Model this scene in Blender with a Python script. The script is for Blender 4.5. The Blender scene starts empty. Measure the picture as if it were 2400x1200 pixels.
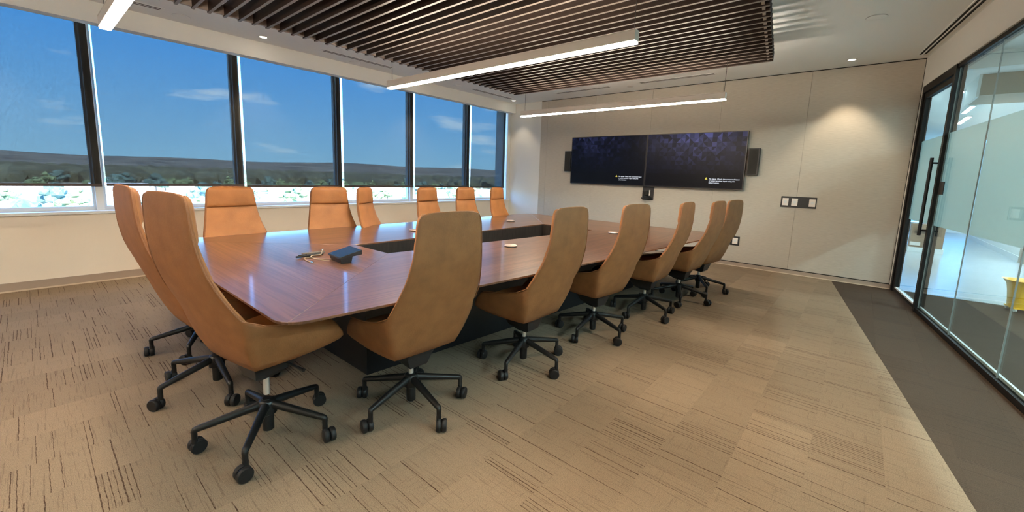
import bpy, bmesh, math, random
from mathutils import Vector, Matrix
random.seed(7)
R = math.radians
SC = bpy.context.scene
COL = SC.collection

# ------------------------------------------------------------------ camera
F_PX, YAW, PITCH, ROLL, CAM_H, CY = 960.766, R(40.2292), R(-8.0811), R(1.9907), 1.2931, -49.477
fw = Vector((-math.sin(YAW)*math.cos(PITCH), math.cos(YAW)*math.cos(PITCH), math.sin(PITCH)))
ri = Vector((math.cos(YAW), math.sin(YAW), 0)); up = ri.cross(fw)
r2 = math.cos(ROLL)*ri + math.sin(ROLL)*up
u2 = -math.sin(ROLL)*ri + math.cos(ROLL)*up
cam = bpy.data.cameras.new('camera'); co = bpy.data.objects.new('camera', cam); COL.objects.link(co)
co.matrix_world = Matrix.Translation((0, 0, CAM_H)) @ Matrix((r2, u2, -fw)).transposed().to_4x4()
cam.sensor_fit = 'HORIZONTAL'; cam.sensor_width = 36.0; cam.lens = F_PX/2400*36.0
cam.shift_y = CY/2400; cam.clip_start = 0.02; cam.clip_end = 20000
SC.camera = co

# ------------------------------------------------------------------ colour management, world, sun, lights
SC.view_settings.view_transform = 'Standard'; SC.view_settings.look = 'None'
SC.view_settings.gamma = 1.0; SC.view_settings.use_curve_mapping = False
SC.view_settings.exposure = 0.60
SC.cycles.use_denoising = True
try:
    SC.cycles.denoising_input_passes = 'RGB_ALBEDO_NORMAL'; SC.cycles.denoising_prefilter = 'ACCURATE'
except Exception: pass
SC.cycles.max_bounces = 10; SC.cycles.transparent_max_bounces = 24
SC.cycles.sample_clamp_indirect = 6.0
SC.cycles.caustics_reflective = False; SC.cycles.caustics_refractive = False

SKY_GAIN, SUN_E, PENDANT_L, FILL_UP, DOWN_W, CORR_L = 1.55, 29.0, 80.0, 58.0, 64.0, 230.0

def build_world():
    w = bpy.data.worlds.new('sky'); SC.world = w; w.use_nodes = True
    nt = w.node_tree; nt.nodes.clear(); N = nt.nodes.new; L = nt.links.new
    out = N('ShaderNodeOutputWorld'); bg = N('ShaderNodeBackground'); L(bg.outputs[0], out.inputs[0])
    tc = N('ShaderNodeTexCoord'); sep = N('ShaderNodeSeparateXYZ'); L(tc.outputs['Generated'], sep.inputs[0])
    ramp = N('ShaderNodeValToRGB'); L(sep.outputs['Z'], ramp.inputs[0])
    e = ramp.color_ramp.elements
    e[0].position = 0.0; e[0].color = (.20, .42, .62, 1)
    e[1].position = 1.0; e[1].color = (.03, .16, .46, 1)
    m = ramp.color_ramp.elements.new(.22); m.color = (.065, .29, .72, 1)
    mp = N('ShaderNodeMapping'); mp.inputs['Scale'].default_value = (1, 1, 5.5); L(tc.outputs['Generated'], mp.inputs[0])
    nz = N('ShaderNodeTexNoise'); nz.inputs['Scale'].default_value = 5.0; nz.inputs['Detail'].default_value = 6; L(mp.outputs[0], nz.inputs[0])
    cr = N('ShaderNodeValToRGB'); L(nz.outputs['Fac'], cr.inputs[0])
    cr.color_ramp.elements[0].position = .60; cr.color_ramp.elements[0].color = (0, 0, 0, 1)
    cr.color_ramp.elements[1].position = .78; cr.color_ramp.elements[1].color = (.75, .75, .75, 1)
    mx = N('ShaderNodeMix'); mx.data_type = 'RGBA'
    L(cr.outputs[0], mx.inputs['Factor']); L(ramp.outputs[0], mx.inputs['A']); mx.inputs['B'].default_value = (.62, .72, .78, 1)
    L(mx.outputs['Result'], bg.inputs[0]); bg.inputs[1].default_value = 6.4*SKY_GAIN
build_world()

sun = bpy.data.lights.new('sun', 'SUN'); sun.energy = SUN_E; sun.angle = R(.5); sun.color = (1, .95, .86)
so = bpy.data.objects.new('sun', sun); COL.objects.link(so)
so.rotation_euler = Vector((-.75, .12, -.62)).to_track_quat('-Z', 'Y').to_euler()

# ------------------------------------------------------------------ materials
MATS = {}
def new_mat(name):
    m = bpy.data.materials.new(name); m.use_nodes = True
    nt = m.node_tree; nt.nodes.clear()
    out = nt.nodes.new('ShaderNodeOutputMaterial'); MATS[name] = m
    return m, nt, nt.nodes.new, nt.links.new, out
def principled(name, col, rough=.5, metal=0., spec=.5, var=0., vscale=8., bump=0., bscale=60., coat=0., emit=None, es=0., stretch=(1, 1, 1), dark=.75, objcoord=True):
    m, nt, N, L, out = new_mat(name)
    b = N('ShaderNodeBsdfPrincipled'); L(b.outputs[0], out.inputs[0])
    b.inputs['Roughness'].default_value = rough; b.inputs['Metallic'].default_value = metal
    b.inputs['Specular IOR Level'].default_value = spec; b.inputs['Coat Weight'].default_value = coat
    b.inputs['Base Color'].default_value = (*col, 1)
    if emit: b.inputs['Emission Color'].default_value = (*emit, 1); b.inputs['Emission Strength'].default_value = es
    if var or bump:
        tc = N('ShaderNodeTexCoord'); mp = N('ShaderNodeMapping'); mp.inputs['Scale'].default_value = stretch
        L(tc.outputs['Object' if objcoord else 'Generated'], mp.inputs[0])
    if var:
        nz = N('ShaderNodeTexNoise'); nz.inputs['Scale'].default_value = vscale; nz.inputs['Detail'].default_value = 5
        L(mp.outputs[0], nz.inputs[0])
        rp = N('ShaderNodeValToRGB'); L(nz.outputs['Fac'], rp.inputs[0])
        rp.color_ramp.elements[0].position = .3; rp.color_ramp.elements[1].position = .7
        a = [c*(1-var) for c in col]; c2 = [min(1, c*(1+var)) for c in col]
        rp.color_ramp.elements[0].color = (*a, 1); rp.color_ramp.elements[1].color = (*c2, 1)
        L(rp.outputs[0], b.inputs['Base Color'])
    if bump:
        n2 = N('ShaderNodeTexNoise'); n2.inputs['Scale'].default_value = bscale; n2.inputs['Detail'].default_value = 3
        L(mp.outputs[0], n2.inputs[0])
        bp = N('ShaderNodeBump'); bp.inputs['Strength'].default_value = bump; bp.inputs['Distance'].default_value = .004
        L(n2.outputs['Fac'], bp.inputs['Height']); L(bp.outputs[0], b.inputs['Normal'])
    return m

principled('leather_shaded', (.245, .098, .033), .62, spec=.35, var=.13, vscale=14, bump=.25, bscale=140)  # chair shell: same hide, darkened in colour for the unlit backs
principled('leather_lit', (.34, .138, .043), .55, spec=.4, var=.15, vscale=7, bump=.22, bscale=120)  # cushions: same hide, lightened in colour for the pendant-lit fronts
principled('piping', (.24, .095, .035), .6)
principled('black_metal', (.007, .007, .007), .42, spec=.35)
principled('black_plastic', (.014, .014, .015), .45)
principled('caster_rubber', (.011, .010, .010), .5, spec=.3)
principled('chrome', (.80, .78, .74), .28, metal=.75)
principled('wall_paint', (.80, .71, .60), .75, var=.015, vscale=3, bump=.12, bscale=250)
principled('wall_paint_light', (.76, .75, .70), .75, bump=.1, bscale=250)
principled('ceiling_paint', (.88, .895, .875), .85, bump=.06, bscale=220)
principled('baseboard_vinyl', (.36, .28, .22), .5)
principled('baseboard_toe', (.60, .48, .36), .5)
principled('aluminium', (.62, .64, .63), .4, metal=.0, spec=.6)
principled('frame_light', (.70, .72, .71), .45)
principled('frame_black', (.008, .007, .007), .5, spec=.2)
principled('black_gap', (.004, .004, .004), .9)
principled('baffle', (.020, .012, .009), .5, spec=.25, var=.25, vscale=14, stretch=(.4, 6, 6))
principled('baffle_lit', (.13, .105, .09), .4, var=.1, vscale=14, stretch=(.4, 6, 6))  # slat undersides coloured lighter than the sides, as if lit from below
principled('baffle_end', (.28, .23, .195), .5, var=.1, vscale=10)
principled('dark_wood', (.020, .014, .011), .5, var=.5, vscale=12, stretch=(6, 6, .6))
principled('pedestal_black', (.010, .010, .012), .35)
principled('light_body', (.72, .68, .62), .45)
principled('white_plate', (.78, .72, .66), .4)
principled('speaker_grille', (.018, .016, .012), .75)
principled('tv_bezel', (.018, .016, .016), .35)
principled('puck_metal', (.55, .44, .36), .3, metal=.6)
principled('cable_beige', (.36, .27, .19), .55)
principled('connector_metal', (.8, .75, .65), .25, metal=1.)
principled('screen_glass', (.012, .02, .035), .22, spec=.6)
principled('silicone', (.30, .31, .31), .5)
principled('remote_grey', (.16, .12, .09), .45)
principled('dark_trim', (.05, .035, .03), .6)
principled('polished_floor', (.50, .52, .54), .16, spec=.4, var=.06, vscale=1.2)
principled('corridor_white', (.80, .82, .80), .7)
principled('corridor_taupe', (.33, .27, .21), .7)
principled('cabinet_wood', (.20, .12, .07), .5, var=.2, vscale=6, stretch=(1, 1, 6))
principled('bucket_yellow', (.85, .47, .02), .4, var=.05, vscale=5)
principled('leaf', (.13, .19, .10), .9, var=.45, vscale=.5)
principled('leaf_blue', (.08, .15, .14), .9, var=.4, vscale=.5)
principled('bark', (.12, .09, .07), .9)
principled('roof_white', (.80, .80, .78), .7)
principled('roof_tan', (.55, .42, .34), .8)
principled('house_wall', (.72, .70, .66), .8)
principled('far_window', (.10, .14, .19), .3)
principled('asphalt_ground', (.22, .22, .18), .95, var=.65, vscale=.012)
principled('far_hills', (.12, .12, .10), .95, var=.45, vscale=.006)
principled('forest', (.07, .085, .06), .95, var=.5, vscale=.03)

def emission(name, col, s):
    m, nt, N, L, out = new_mat(name); e = N('ShaderNodeEmission')
    e.inputs[0].default_value = (*col, 1); e.inputs[1].default_value = s; L(e.outputs[0], out.inputs[0])
emission('pendant_glow', (1.0, .83, .64), PENDANT_L)
emission('fill_up_glow', (1.0, .86, .70), FILL_UP)  # added upward fill glow, no part of the real pendants
emission('downlight_glow', (1.0, .85, .66), 14)
emission('corridor_glow', (.74, .93, 1.0), CORR_L)
emission('text_glow', (.85, .9, 1.0), .62)
emission('warning_glow', (1.0, .85, .15), .5)

def glass_mat(name, tint=(.9, .95, .94)):
    m, nt, N, L, out = new_mat(name)
    t = N('ShaderNodeBsdfTransparent'); t.inputs[0].default_value = (*tint, 1)
    g = N('ShaderNodeBsdfGlossy'); g.inputs['Roughness'].default_value = .01
    f = N('ShaderNodeFresnel'); ge = N('ShaderNodeNewGeometry'); mr = N('ShaderNodeMapRange')
    mr.inputs['To Min'].default_value = 1.45; mr.inputs['To Max'].default_value = 1/1.45; L(ge.outputs['Backfacing'], mr.inputs[0]); L(mr.outputs[0], f.inputs[0])
    mx = N('ShaderNodeMixShader'); L(f.outputs[0], mx.inputs[0]); L(t.outputs[0], mx.inputs[1]); L(g.outputs[0], mx.inputs[2]); L(mx.outputs[0], out.inputs[0])
glass_mat('window_glass', (.93, .97, .97)); glass_mat('tinted_glass', (.52, .60, .62)); glass_mat('partition_glass', (.86, .93, .92))

def film_mat():
    m, nt, N, L, out = new_mat('frosted_film')
    d = N('ShaderNodeBsdfDiffuse'); d.inputs[0].default_value = (.74, .82, .81, 1)
    t = N('ShaderNodeBsdfTranslucent'); t.inputs[0].default_value = (.84, .96, .96, 1)
    mx = N('ShaderNodeMixShader'); mx.inputs[0].default_value = .68
    L(d.outputs[0], mx.inputs[1]); L(t.outputs[0], mx.inputs[2]); L(mx.outputs[0], out.inputs[0])
film_mat()

def shade_mat():
    # dark solar-screen weave: about a tenth of the light passes straight through the open weave
    m, nt, N, L, out = new_mat('solar_screen')
    tc = N('ShaderNodeTexCoord'); mp = N('ShaderNodeMapping'); mp.inputs['Scale'].default_value = (1, 1, .55); L(tc.outputs['Object'], mp.inputs[0])
    nz = N('ShaderNodeTexNoise'); nz.inputs['Scale'].default_value = 55; nz.inputs['Detail'].default_value = 3; L(mp.outputs[0], nz.inputs[0])
    mr = N('ShaderNodeMapRange'); L(nz.outputs['Fac'], mr.inputs[0])
    mr.inputs['From Min'].default_value = .25; mr.inputs['From Max'].default_value = .75
    mr.inputs['To Min'].default_value = .058; mr.inputs['To Max'].default_value = .078
    t = N('ShaderNodeBsdfTransparent')
    d = N('ShaderNodeBsdfDiffuse'); d.inputs[0].default_value = (.032, .032, .030, 1)
    mx = N('ShaderNodeMixShader'); L(mr.outputs[0], mx.inputs[0]); L(d.outputs[0], mx.inputs[1]); L(t.outputs[0], mx.inputs[2]); L(mx.outputs[0], out.inputs[0])
shade_mat()

def fabric_mat():
    m, nt, N, L, out = new_mat('fabric_panel')
    b = N('ShaderNodeBsdfPrincipled'); L(b.outputs[0], out.inputs[0]); b.inputs['Roughness'].default_value = .85; b.inputs['Specular IOR Level'].default_value = .2
    tc = N('ShaderNodeTexCoord'); mp = N('ShaderNodeMapping'); mp.inputs['Scale'].default_value = (9, 9, 210); L(tc.outputs['Object'], mp.inputs[0])
    nz = N('ShaderNodeTexNoise'); nz.inputs['Scale'].default_value = 1.4; nz.inputs['Detail'].default_value = 4; L(mp.outputs[0], nz.inputs[0])
    rp = N('ShaderNodeValToRGB'); L(nz.outputs['Fac'], rp.inputs[0])
    rp.color_ramp.elements[0].position = .30; rp.color_ramp.elements[0].color = (.45, .41, .345, 1)
    rp.color_ramp.elements[1].position = .62; rp.color_ramp.elements[1].color = (.53, .485, .415, 1)
    L(rp.outputs[0], b.inputs['Base Color'])
fabric_mat()

def walnut_mat(name, along):
    m, nt, N, L, out = new_mat(name)
    b = N('ShaderNodeBsdfPrincipled'); L(b.outputs[0], out.inputs[0]); b.inputs['Roughness'].default_value = .28
    b.inputs['Specular IOR Level'].default_value = .55; b.inputs['Coat Weight'].default_value = .5; b.inputs['Coat Roughness'].default_value = .10
    geo = N('ShaderNodeNewGeometry'); oi = N('ShaderNodeObjectInfo')
    mp = N('ShaderNodeMapping'); mp.inputs['Scale'].default_value = (.45, 5.5, 1) if along == 'x' else (5.5, .45, 1)
    L(geo.outputs['Position'], mp.inputs[0])
    ad = N('ShaderNodeVectorMath'); ad.operation = 'ADD'; L(mp.outputs[0], ad.inputs[0])
    sc = N('ShaderNodeVectorMath'); sc.operation = 'SCALE'; sc.inputs[0].default_value = (37, 21, 5); L(oi.outputs['Random'], sc.inputs['Scale']); L(sc.outputs[0], ad.inputs[1])
    n1 = N('ShaderNodeTexNoise'); n1.inputs['Scale'].default_value = 1.6; n1.inputs['Detail'].default_value = 6; n1.inputs['Distortion'].default_value = .5; L(ad.outputs[0], n1.inputs[0])
    m2 = N('ShaderNodeVectorMath'); m2.operation = 'MULTIPLY'; m2.inputs[1].default_value = (1.6, 4.5, 1) if along == 'x' else (4.5, 1.6, 1); L(ad.outputs[0], m2.inputs[0])
    n2 = N('ShaderNodeTexNoise'); n2.inputs['Scale'].default_value = 3; n2.inputs['Detail'].default_value = 4; L(m2.outputs[0], n2.inputs[0])
    rp = N('ShaderNodeValToRGB'); L(n1.outputs['Fac'], rp.inputs[0])
    rp.color_ramp.elements[0].position = .33; rp.color_ramp.elements[0].color = (.118, .052, .027, 1)
    rp.color_ramp.elements[1].position = .66; rp.color_ramp.elements[1].color = (.205, .093, .048, 1)
    rp2 = N('ShaderNodeValToRGB'); L(n2.outputs['Fac'], rp2.inputs[0])
    rp2.color_ramp.elements[0].position = .40; rp2.color_ramp.elements[0].color = (.58, .54, .52, 1)
    rp2.color_ramp.elements[1].position = .56; rp2.color_ramp.elements[1].color = (1, 1, 1, 1)
    mu = N('ShaderNodeMix'); mu.data_type = 'RGBA'; mu.blend_type = 'MULTIPLY'; mu.inputs['Factor'].default_value = 1
    L(rp.outputs[0], mu.inputs['A']); L(rp2.outputs[0], mu.inputs['B']); L(mu.outputs['Result'], b.inputs['Base Color'])
walnut_mat('walnut_x', 'x'); walnut_mat('walnut_y', 'y')

def carpet_mat(name, base, streak):
    m, nt, N, L, out = new_mat(name)
    b = N('ShaderNodeBsdfPrincipled'); L(b.outputs[0], out.inputs[0]); b.inputs['Roughness'].default_value = .95; b.inputs['Specular IOR Level'].default_value = .1
    geo = N('ShaderNodeNewGeometry'); oi = N('ShaderNodeObjectInfo'); sep = N('ShaderNodeSeparateXYZ'); L(geo.outputs['Position'], sep.inputs[0])
    def math(op, a, bb=None, c=None):
        n = N('ShaderNodeMath'); n.operation = op
        for i, v in enumerate((a, bb, c)):
            if v is None: continue
            if isinstance(v, (int, float)): n.inputs[i].default_value = v
            else: L(v, n.inputs[i])
        return n.outputs[0]
    rnd = math('MULTIPLY', oi.outputs['Random'], 97.3)
    wob = N('ShaderNodeTexNoise'); wob.inputs['Scale'].default_value = 26; wob.inputs['Detail'].default_value = 2; L(geo.outputs['Position'], wob.inputs[0])
    yy = math('ADD', sep.outputs['Y'], math('MULTIPLY', math('SUBTRACT', wob.outputs['Fac'], .5), .007))
    cell = math('DIVIDE', yy, .0175)
    row = math('FLOOR', cell); fr = math('FRACT', cell)
    wn = N('ShaderNodeTexWhiteNoise'); wn.noise_dimensions = '2D'
    cb = N('ShaderNodeCombineXYZ'); L(row, cb.inputs[0]); L(math('FLOOR', rnd), cb.inputs[1]); L(cb.outputs[0], wn.inputs['Vector'])
    # dense patches per tile
    pn = N('ShaderNodeTexNoise'); pn.inputs['Scale'].default_value = 2.6; pn.inputs['Detail'].default_value = 1
    cb2 = N('ShaderNodeCombineXYZ'); L(rnd, cb2.inputs[0]); L(sep.outputs['Y'], cb2.inputs[1]); L(cb2.outputs[0], pn.inputs[0])
    thr = math('SUBTRACT', .962, math('MULTIPLY', math('MAXIMUM', math('SUBTRACT', pn.outputs['Fac'], .46), 0), 2.5))
    on = math('GREATER_THAN', wn.outputs['Value'], thr)
    wd = math('MULTIPLY_ADD', math('FRACT', math('MULTIPLY', wn.outputs['Value'], 53.7)), .10, .05)
    lin = math('LESS_THAN', math('ABSOLUTE', math('SUBTRACT', fr, .5)), wd)
    brk = N('ShaderNodeTexNoise'); brk.inputs['Scale'].default_value = 60; L(geo.outputs['Position'], brk.inputs[0])
    lin = math('MULTIPLY', math('MULTIPLY', on, lin), math('MINIMUM', math('MULTIPLY', brk.outputs['Fac'], 1.7), 1))
    # faint scratchy secondary lines in other directions
    mp = N('ShaderNodeMapping'); mp.inputs['Rotation'].default_value = (0, 0, R(52)); mp.inputs['Scale'].default_value = (5, 150, 1); L(geo.outputs['Position'], mp.inputs[0])
    ad = N('ShaderNodeVectorMath'); ad.operation = 'ADD'; L(mp.outputs[0], ad.inputs[0])
    cb3 = N('ShaderNodeCombineXYZ'); L(rnd, cb3.inputs[0]); L(rnd, cb3.inputs[1]); L(cb3.outputs[0], ad.inputs[1])
    sn = N('ShaderNodeTexNoise'); sn.inputs['Scale'].default_value = 1; sn.inputs['Detail'].default_value = 2; L(ad.outputs[0], sn.inputs[0])
    scr = math('MULTIPLY', math('GREATER_THAN', sn.outputs['Fac'], .615), .26)
    mp4 = N('ShaderNodeMapping'); mp4.inputs['Scale'].default_value = (170, 6, 1); L(geo.outputs['Position'], mp4.inputs[0])
    ad4 = N('ShaderNodeVectorMath'); ad4.operation = 'ADD'; L(mp4.outputs[0], ad4.inputs[0]); L(cb3.outputs[0], ad4.inputs[1])
    sn4 = N('ShaderNodeTexNoise'); sn4.inputs['Scale'].default_value = 1; sn4.inputs['Detail'].default_value = 2; L(ad4.outputs[0], sn4.inputs[0])
    scr4 = math('MULTIPLY', math('GREATER_THAN', sn4.outputs['Fac'], .65), .2)
    fac = math('MAXIMUM', lin, math('MAXIMUM', scr, scr4))
    fz = N('ShaderNodeTexNoise'); fz.inputs['Scale'].default_value = 330; fz.inputs['Detail'].default_value = 2; L(geo.outputs['Position'], fz.inputs[0])
    rp = N('ShaderNodeValToRGB'); L(fz.outputs['Fac'], rp.inputs[0])
    rp.color_ramp.elements[0].position = .3; rp.color_ramp.elements[0].color = (*[c*.66 for c in base], 1)
    rp.color_ramp.elements[1].position = .7; rp.color_ramp.elements[1].color = (*[c*1.30 for c in base], 1)
    tv = N('ShaderNodeMix'); tv.data_type = 'RGBA'; tv.blend_type = 'MULTIPLY'; tv.inputs['Factor'].default_value = 1
    L(rp.outputs[0], tv.inputs['A'])
    g = math('MULTIPLY_ADD', oi.outputs['Random'], .14, .93); cb5 = N('ShaderNodeCombineXYZ'); L(g, cb5.inputs[0]); L(g, cb5.inputs[1]); L(g, cb5.inputs[2]); L(cb5.outputs[0], tv.inputs['B'])
    mx = N('ShaderNodeMix'); mx.data_type = 'RGBA'; L(fac, mx.inputs['Factor']); L(tv.outputs['Result'], mx.inputs['A']); mx.inputs['B'].default_value = (*streak, 1)
    L(mx.outputs['Result'], b.inputs['Base Color'])
    bp = N('ShaderNodeBump'); bp.inputs['Strength'].default_value = .5; bp.inputs['Distance'].default_value = .004
    L(math('SUBTRACT', fz.outputs['Fac'], math('MULTIPLY', fac, .8)), bp.inputs['Height']); L(bp.outputs[0], b.inputs['Normal'])
carpet_mat('carpet_light', (.228, .172, .119), (.058, .033, .020))
carpet_mat('carpet_dark', (.062, .043, .030), (.035, .025, .02))

def attr_emit(name, strength):
    m, nt, N, L, out = new_mat(name)
    a = N('ShaderNodeAttribute'); a.attribute_name = 'Col'
    b = N('ShaderNodeBsdfPrincipled'); b.inputs['Base Color'].default_value = (.003, .003, .004, 1); b.inputs['Roughness'].default_value = .3; b.inputs['Specular IOR Level'].default_value = .12
    L(a.outputs['Color'], b.inputs['Emission Color']); b.inputs['Emission Strength'].default_value = strength; L(b.outputs[0], out.inputs[0])
attr_emit('display_picture', 1.0)

# ------------------------------------------------------------------ mesh helpers
class MB:
    """collects shapes, then links them as one mesh object"""
    def __init__(s): s.v = []; s.f = []
    def add(s, vs, fs):
        o = len(s.v); s.v += [tuple(v) for v in vs]; s.f += [tuple(i+o for i in f) for f in fs]; return s
    def box(s, x0, x1, y0, y1, z0, z1):
        vs = [(x, y, z) for z in (z0, z1) for y in (y0, y1) for x in (x0, x1)]
        return s.add(vs, [(0, 2, 3, 1), (4, 5, 7, 6), (0, 1, 5, 4), (2, 6, 7, 3), (0, 4, 6, 2), (1, 3, 7, 5)])
    def prism(s, poly, z0, z1):
        n = len(poly); vs = [(x, y, z0) for x, y in poly]+[(x, y, z1) for x, y in poly]
        return s.add(vs, [tuple(range(n-1, -1, -1)), tuple(range(n, 2*n))]+[(i, (i+1) % n, n+(i+1) % n, n+i) for i in range(n)])
    def loft(s, rings, cap=True):
        n = len(rings[0]); vs = [p for r in rings for p in r]; fs = []
        for k in range(len(rings)-1):
            for i in range(n): fs.append((k*n+i, k*n+(i+1) % n, (k+1)*n+(i+1) % n, (k+1)*n+i))
        if cap: fs += [tuple(range(n-1, -1, -1)), tuple(range((len(rings)-1)*n, len(rings)*n))]
        return s.add(vs, fs)
    def tube(s, pts, rad, seg=8, cap=True):
        pts = [Vector(p) for p in pts]; rr = rad if isinstance(rad, (list, tuple)) else [rad]*len(pts)
        rings = []; prev = None
        for i, p in enumerate(pts):
            t = (pts[min(i+1, len(pts)-1)]-pts[max(i-1, 0)]).normalized()
            if prev is None:
                a = Vector((0, 0, 1)) if abs(t.z) < .9 else Vector((1, 0, 0)); n = t.cross(a).normalized()
            else: n = (prev-t*prev.dot(t)).normalized()
            prev = n; bb = t.cross(n)
            rings.append([p+(n*math.cos(2*math.pi*k/seg)+bb*math.sin(2*math.pi*k/seg))*rr[i] for k in range(seg)])
        return s.loft(rings, cap)
    def lathe(s, prof, seg=20, c=(0, 0, 0), axis='z'):
        def P(r, h, a):
            x, y = r*math.cos(a), r*math.sin(a)
            q = (x, y, h) if axis == 'z' else ((h, x, y) if axis == 'x' else (y, h, x))
            return (q[0]+c[0], q[1]+c[1], q[2]+c[2])
        return s.loft([[P(r, h, 2*math.pi*k/seg) for k in range(seg)] for r, h in prof])
    def build(s, name, mat, parent=None, smooth=False, bevel=0., seg=2, loc=None, weld=False):
        me = bpy.data.meshes.new(name); me.from_pydata(s.v, [], s.f); me.update()
        bm = bmesh.new(); bm.from_mesh(me)
        if weld: bmesh.ops.remove_doubles(bm, verts=bm.verts, dist=1e-5)
        bmesh.ops.recalc_face_normals(bm, faces=bm.faces)
        if bevel:
            ed = [e for e in bm.edges if len(e.link_faces) == 2 and e.calc_face_angle(0) > .6]
            bmesh.ops.bevel(bm, geom=ed, offset=bevel, segments=seg, affect='EDGES', profile=.6)
        bm.to_mesh(me); bm.free()
        if smooth:
            for p in me.polygons: p.use_smooth = True
            try: me.set_sharp_from_angle(angle=R(42))
            except Exception: pass
        if mat: me.materials.append(MATS[mat])
        o = bpy.data.objects.new(name, me); COL.objects.link(o)
        if loc: o.location = loc
        if parent: o.parent = parent
        return o
def empty(name, label, cat, loc=(0, 0, 0), rz=0., group=None):
    o = bpy.data.objects.new(name, None); COL.objects.link(o); o.location = loc; o.rotation_euler = (0, 0, rz); o.empty_display_size = .1
    return tag(o, label, cat, group)
def tag(o, label, cat, group=None):
    o['label'] = label; o['category'] = cat
    if group: o['group'] = group
    return o
def struct(o): o['kind'] = 'structure'; return o
def copy_tree(o, parent=None):
    c = o.copy(); COL.objects.link(c)
    if parent: c.parent = parent
    for ch in list(o.children): copy_tree(ch, c)
    return c

# ------------------------------------------------------------------ room dimensions (metres, from the photograph)
ZC, XW, XS, ZS, YT = 2.898, -6.258, -6.135, 2.6935, 7.234
AG = R(-7.5035); TG = math.tan(AG)
def xg(y): return .9951+TG*(y-3)          # glass line
def xh(y): return .9573+TG*(y-3)          # header face above the glass
YB = -2.6                                  # wall behind the camera
GD = Vector((math.sin(AG), math.cos(AG), 0)); GN = Vector((GD.y, -GD.x, 0))   # along the glass, and towards the corridor
def gp(s, off=0.): q = Vector((.9951, 3, 0))+GD*(s-3)+GN*off; return (q.x, q.y)   # s is measured along the glass

# ------------------------------------------------------------------ floor with carpet tiles
fl = struct(MB().box(-6.45, 4.2, YB-.1, YT+.05, -.25, -.006).build('floor', 'carpet_dark'))
XC0, TC = .4192, math.tan(R(-8.3623))
def xc(y): return XC0+TC*(y-3)
def clip(poly, keep_left):
    out = []; n = len(poly)
    d = lambda p: (p[0]-xc(p[1]))*(1 if keep_left else -1)
    for i in range(n):
        a, b = poly[i], poly[(i+1) % n]; da, db = d(a), d(b)
        if da <= 0: out.append(a)
        if (da < 0 < db) or (db < 0 < da):
            t = da/(da-db); out.append((a[0]+(b[0]-a[0])*t, a[1]+(b[1]-a[1])*t))
    return out
def tile_obj(poly, mat, wobble=0.):
    cx = sum(p[0] for p in poly)/len(poly); cy = sum(p[1] for p in poly)/len(poly)
    area = abs(sum(poly[i][0]*poly[(i+1) % len(poly)][1]-poly[(i+1) % len(poly)][0]*poly[i][1] for i in range(len(poly))))/2
    if area < 2e-3: return
    def ins(p, e):
        dx, dy = p[0]-cx, p[1]-cy; l = math.hypot(dx, dy)
        return (dx*(1-e/l), dy*(1-e/l))
    n = len(poly)
    vs = [(*p_, -.0055) for p_ in [ins(p, 0) for p in poly]]+[(*ins(p, .0002), -.0005) for p in poly]+[(*ins(p, .0022), 0) for p in poly]
    fs = [(i, (i+1) % n, n+(i+1) % n, n+i) for i in range(n)]+[(n+i, n+(i+1) % n, 2*n+(i+1) % n, 2*n+i) for i in range(n)]+[tuple(range(2*n, 3*n))]
    MB().add(vs, fs).build('carpet_tile', mat, fl, loc=(cx, cy, 0))
TW, TL, TX0 = .2795, 1.118, -.3345
k0 = math.floor((-6.26-TX0)/TW); k1 = math.ceil((1.2-TX0)/TW)
for k in range(k0, k1):
    x0 = max(-6.258, TX0+k*TW); x1 = TX0+(k+1)*TW; off = (k*3 % 4)*TL/4+.19
    y = -.95+off-TL
    while y < YT-.02:
        a, b = max(y, -.7), min(y+TL, YT-.004); y += TL
        if b-a < .02: continue
        q = [(x0, a), (x1, a), (x1, b), (x0, b)]
        if min(p[0]-(xg(p[1])-.02) for p in q) > 0: continue
        if all(math.hypot(*p) > .01 and (p[0]*.645-p[1]*.764) > .9 for p in q): continue
        for mat, left in (('carpet_light', True), ('carpet_dark', False)):
            c = clip(q, left)
            if len(c) >= 3: tile_obj(c, mat)

# ------------------------------------------------------------------ room shell
struct(MB().box(-6.62, 6.2, YB-.1, 19.2, ZC, ZC+.3).build('ceiling', 'ceiling_paint'))
wl = struct(MB().box(-6.45, XW, YB, YT+.2, -.25, .745).build('wall_left', 'wall_paint'))
struct(MB().box(-6.62, -6.45, YB-.1, YT+.2, -.3, .70).build('wall_left.001', 'wall_paint'))
struct(MB().box(-6.272, XS, YB, YT+.2, ZS, ZC).build('trim_1', 'ceiling_paint'))
struct(MB().box(-6.62, -6.272, YB, YT+.2, ZS+.09, ZC).build('trim_18', 'ceiling_paint'))            # soffit above the blinds
struct(MB().box(-6.62, 4.3, YB-.2, YB, -.25, ZC).build('wall_back', 'wall_paint'))
wf = struct(MB().box(-6.62, .462, YT+.02, YT+.2, -.25, ZC).build('wall_far', 'wall_paint_light'))
MB().box(XW, -5.411, YT, YT+.02, .07, ZC).build('column_cladding', 'wall_paint_light', wf)
MB().box(.398, .455, YT-.002, YT+.02, .07, ZC).build('end_cladding', 'wall_paint_light', wf)
MB().box(-5.411, .398, YT+.010, YT+.022, .062, ZC).build('panel_backing', 'baseboard_vinyl', wf)
MB().box(-5.411, .398, YT+.004, YT+.0105, ZC-.0118, ZC-.0005).build('shadow_gap', 'black_gap', wf)
MB().box(.3932, .3985, YT+.004, YT+.0105, .072, ZC-.0005).build('shadow_gap', 'black_gap', wf)
MB().box(-5.411, .398, YT+.002, YT+.0105, .061, .0722).build('shadow_gap', 'black_gap', wf)
seams = [-5.408, -5.238, -4.117, -2.996, -1.866, -.730, .3935]
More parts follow.
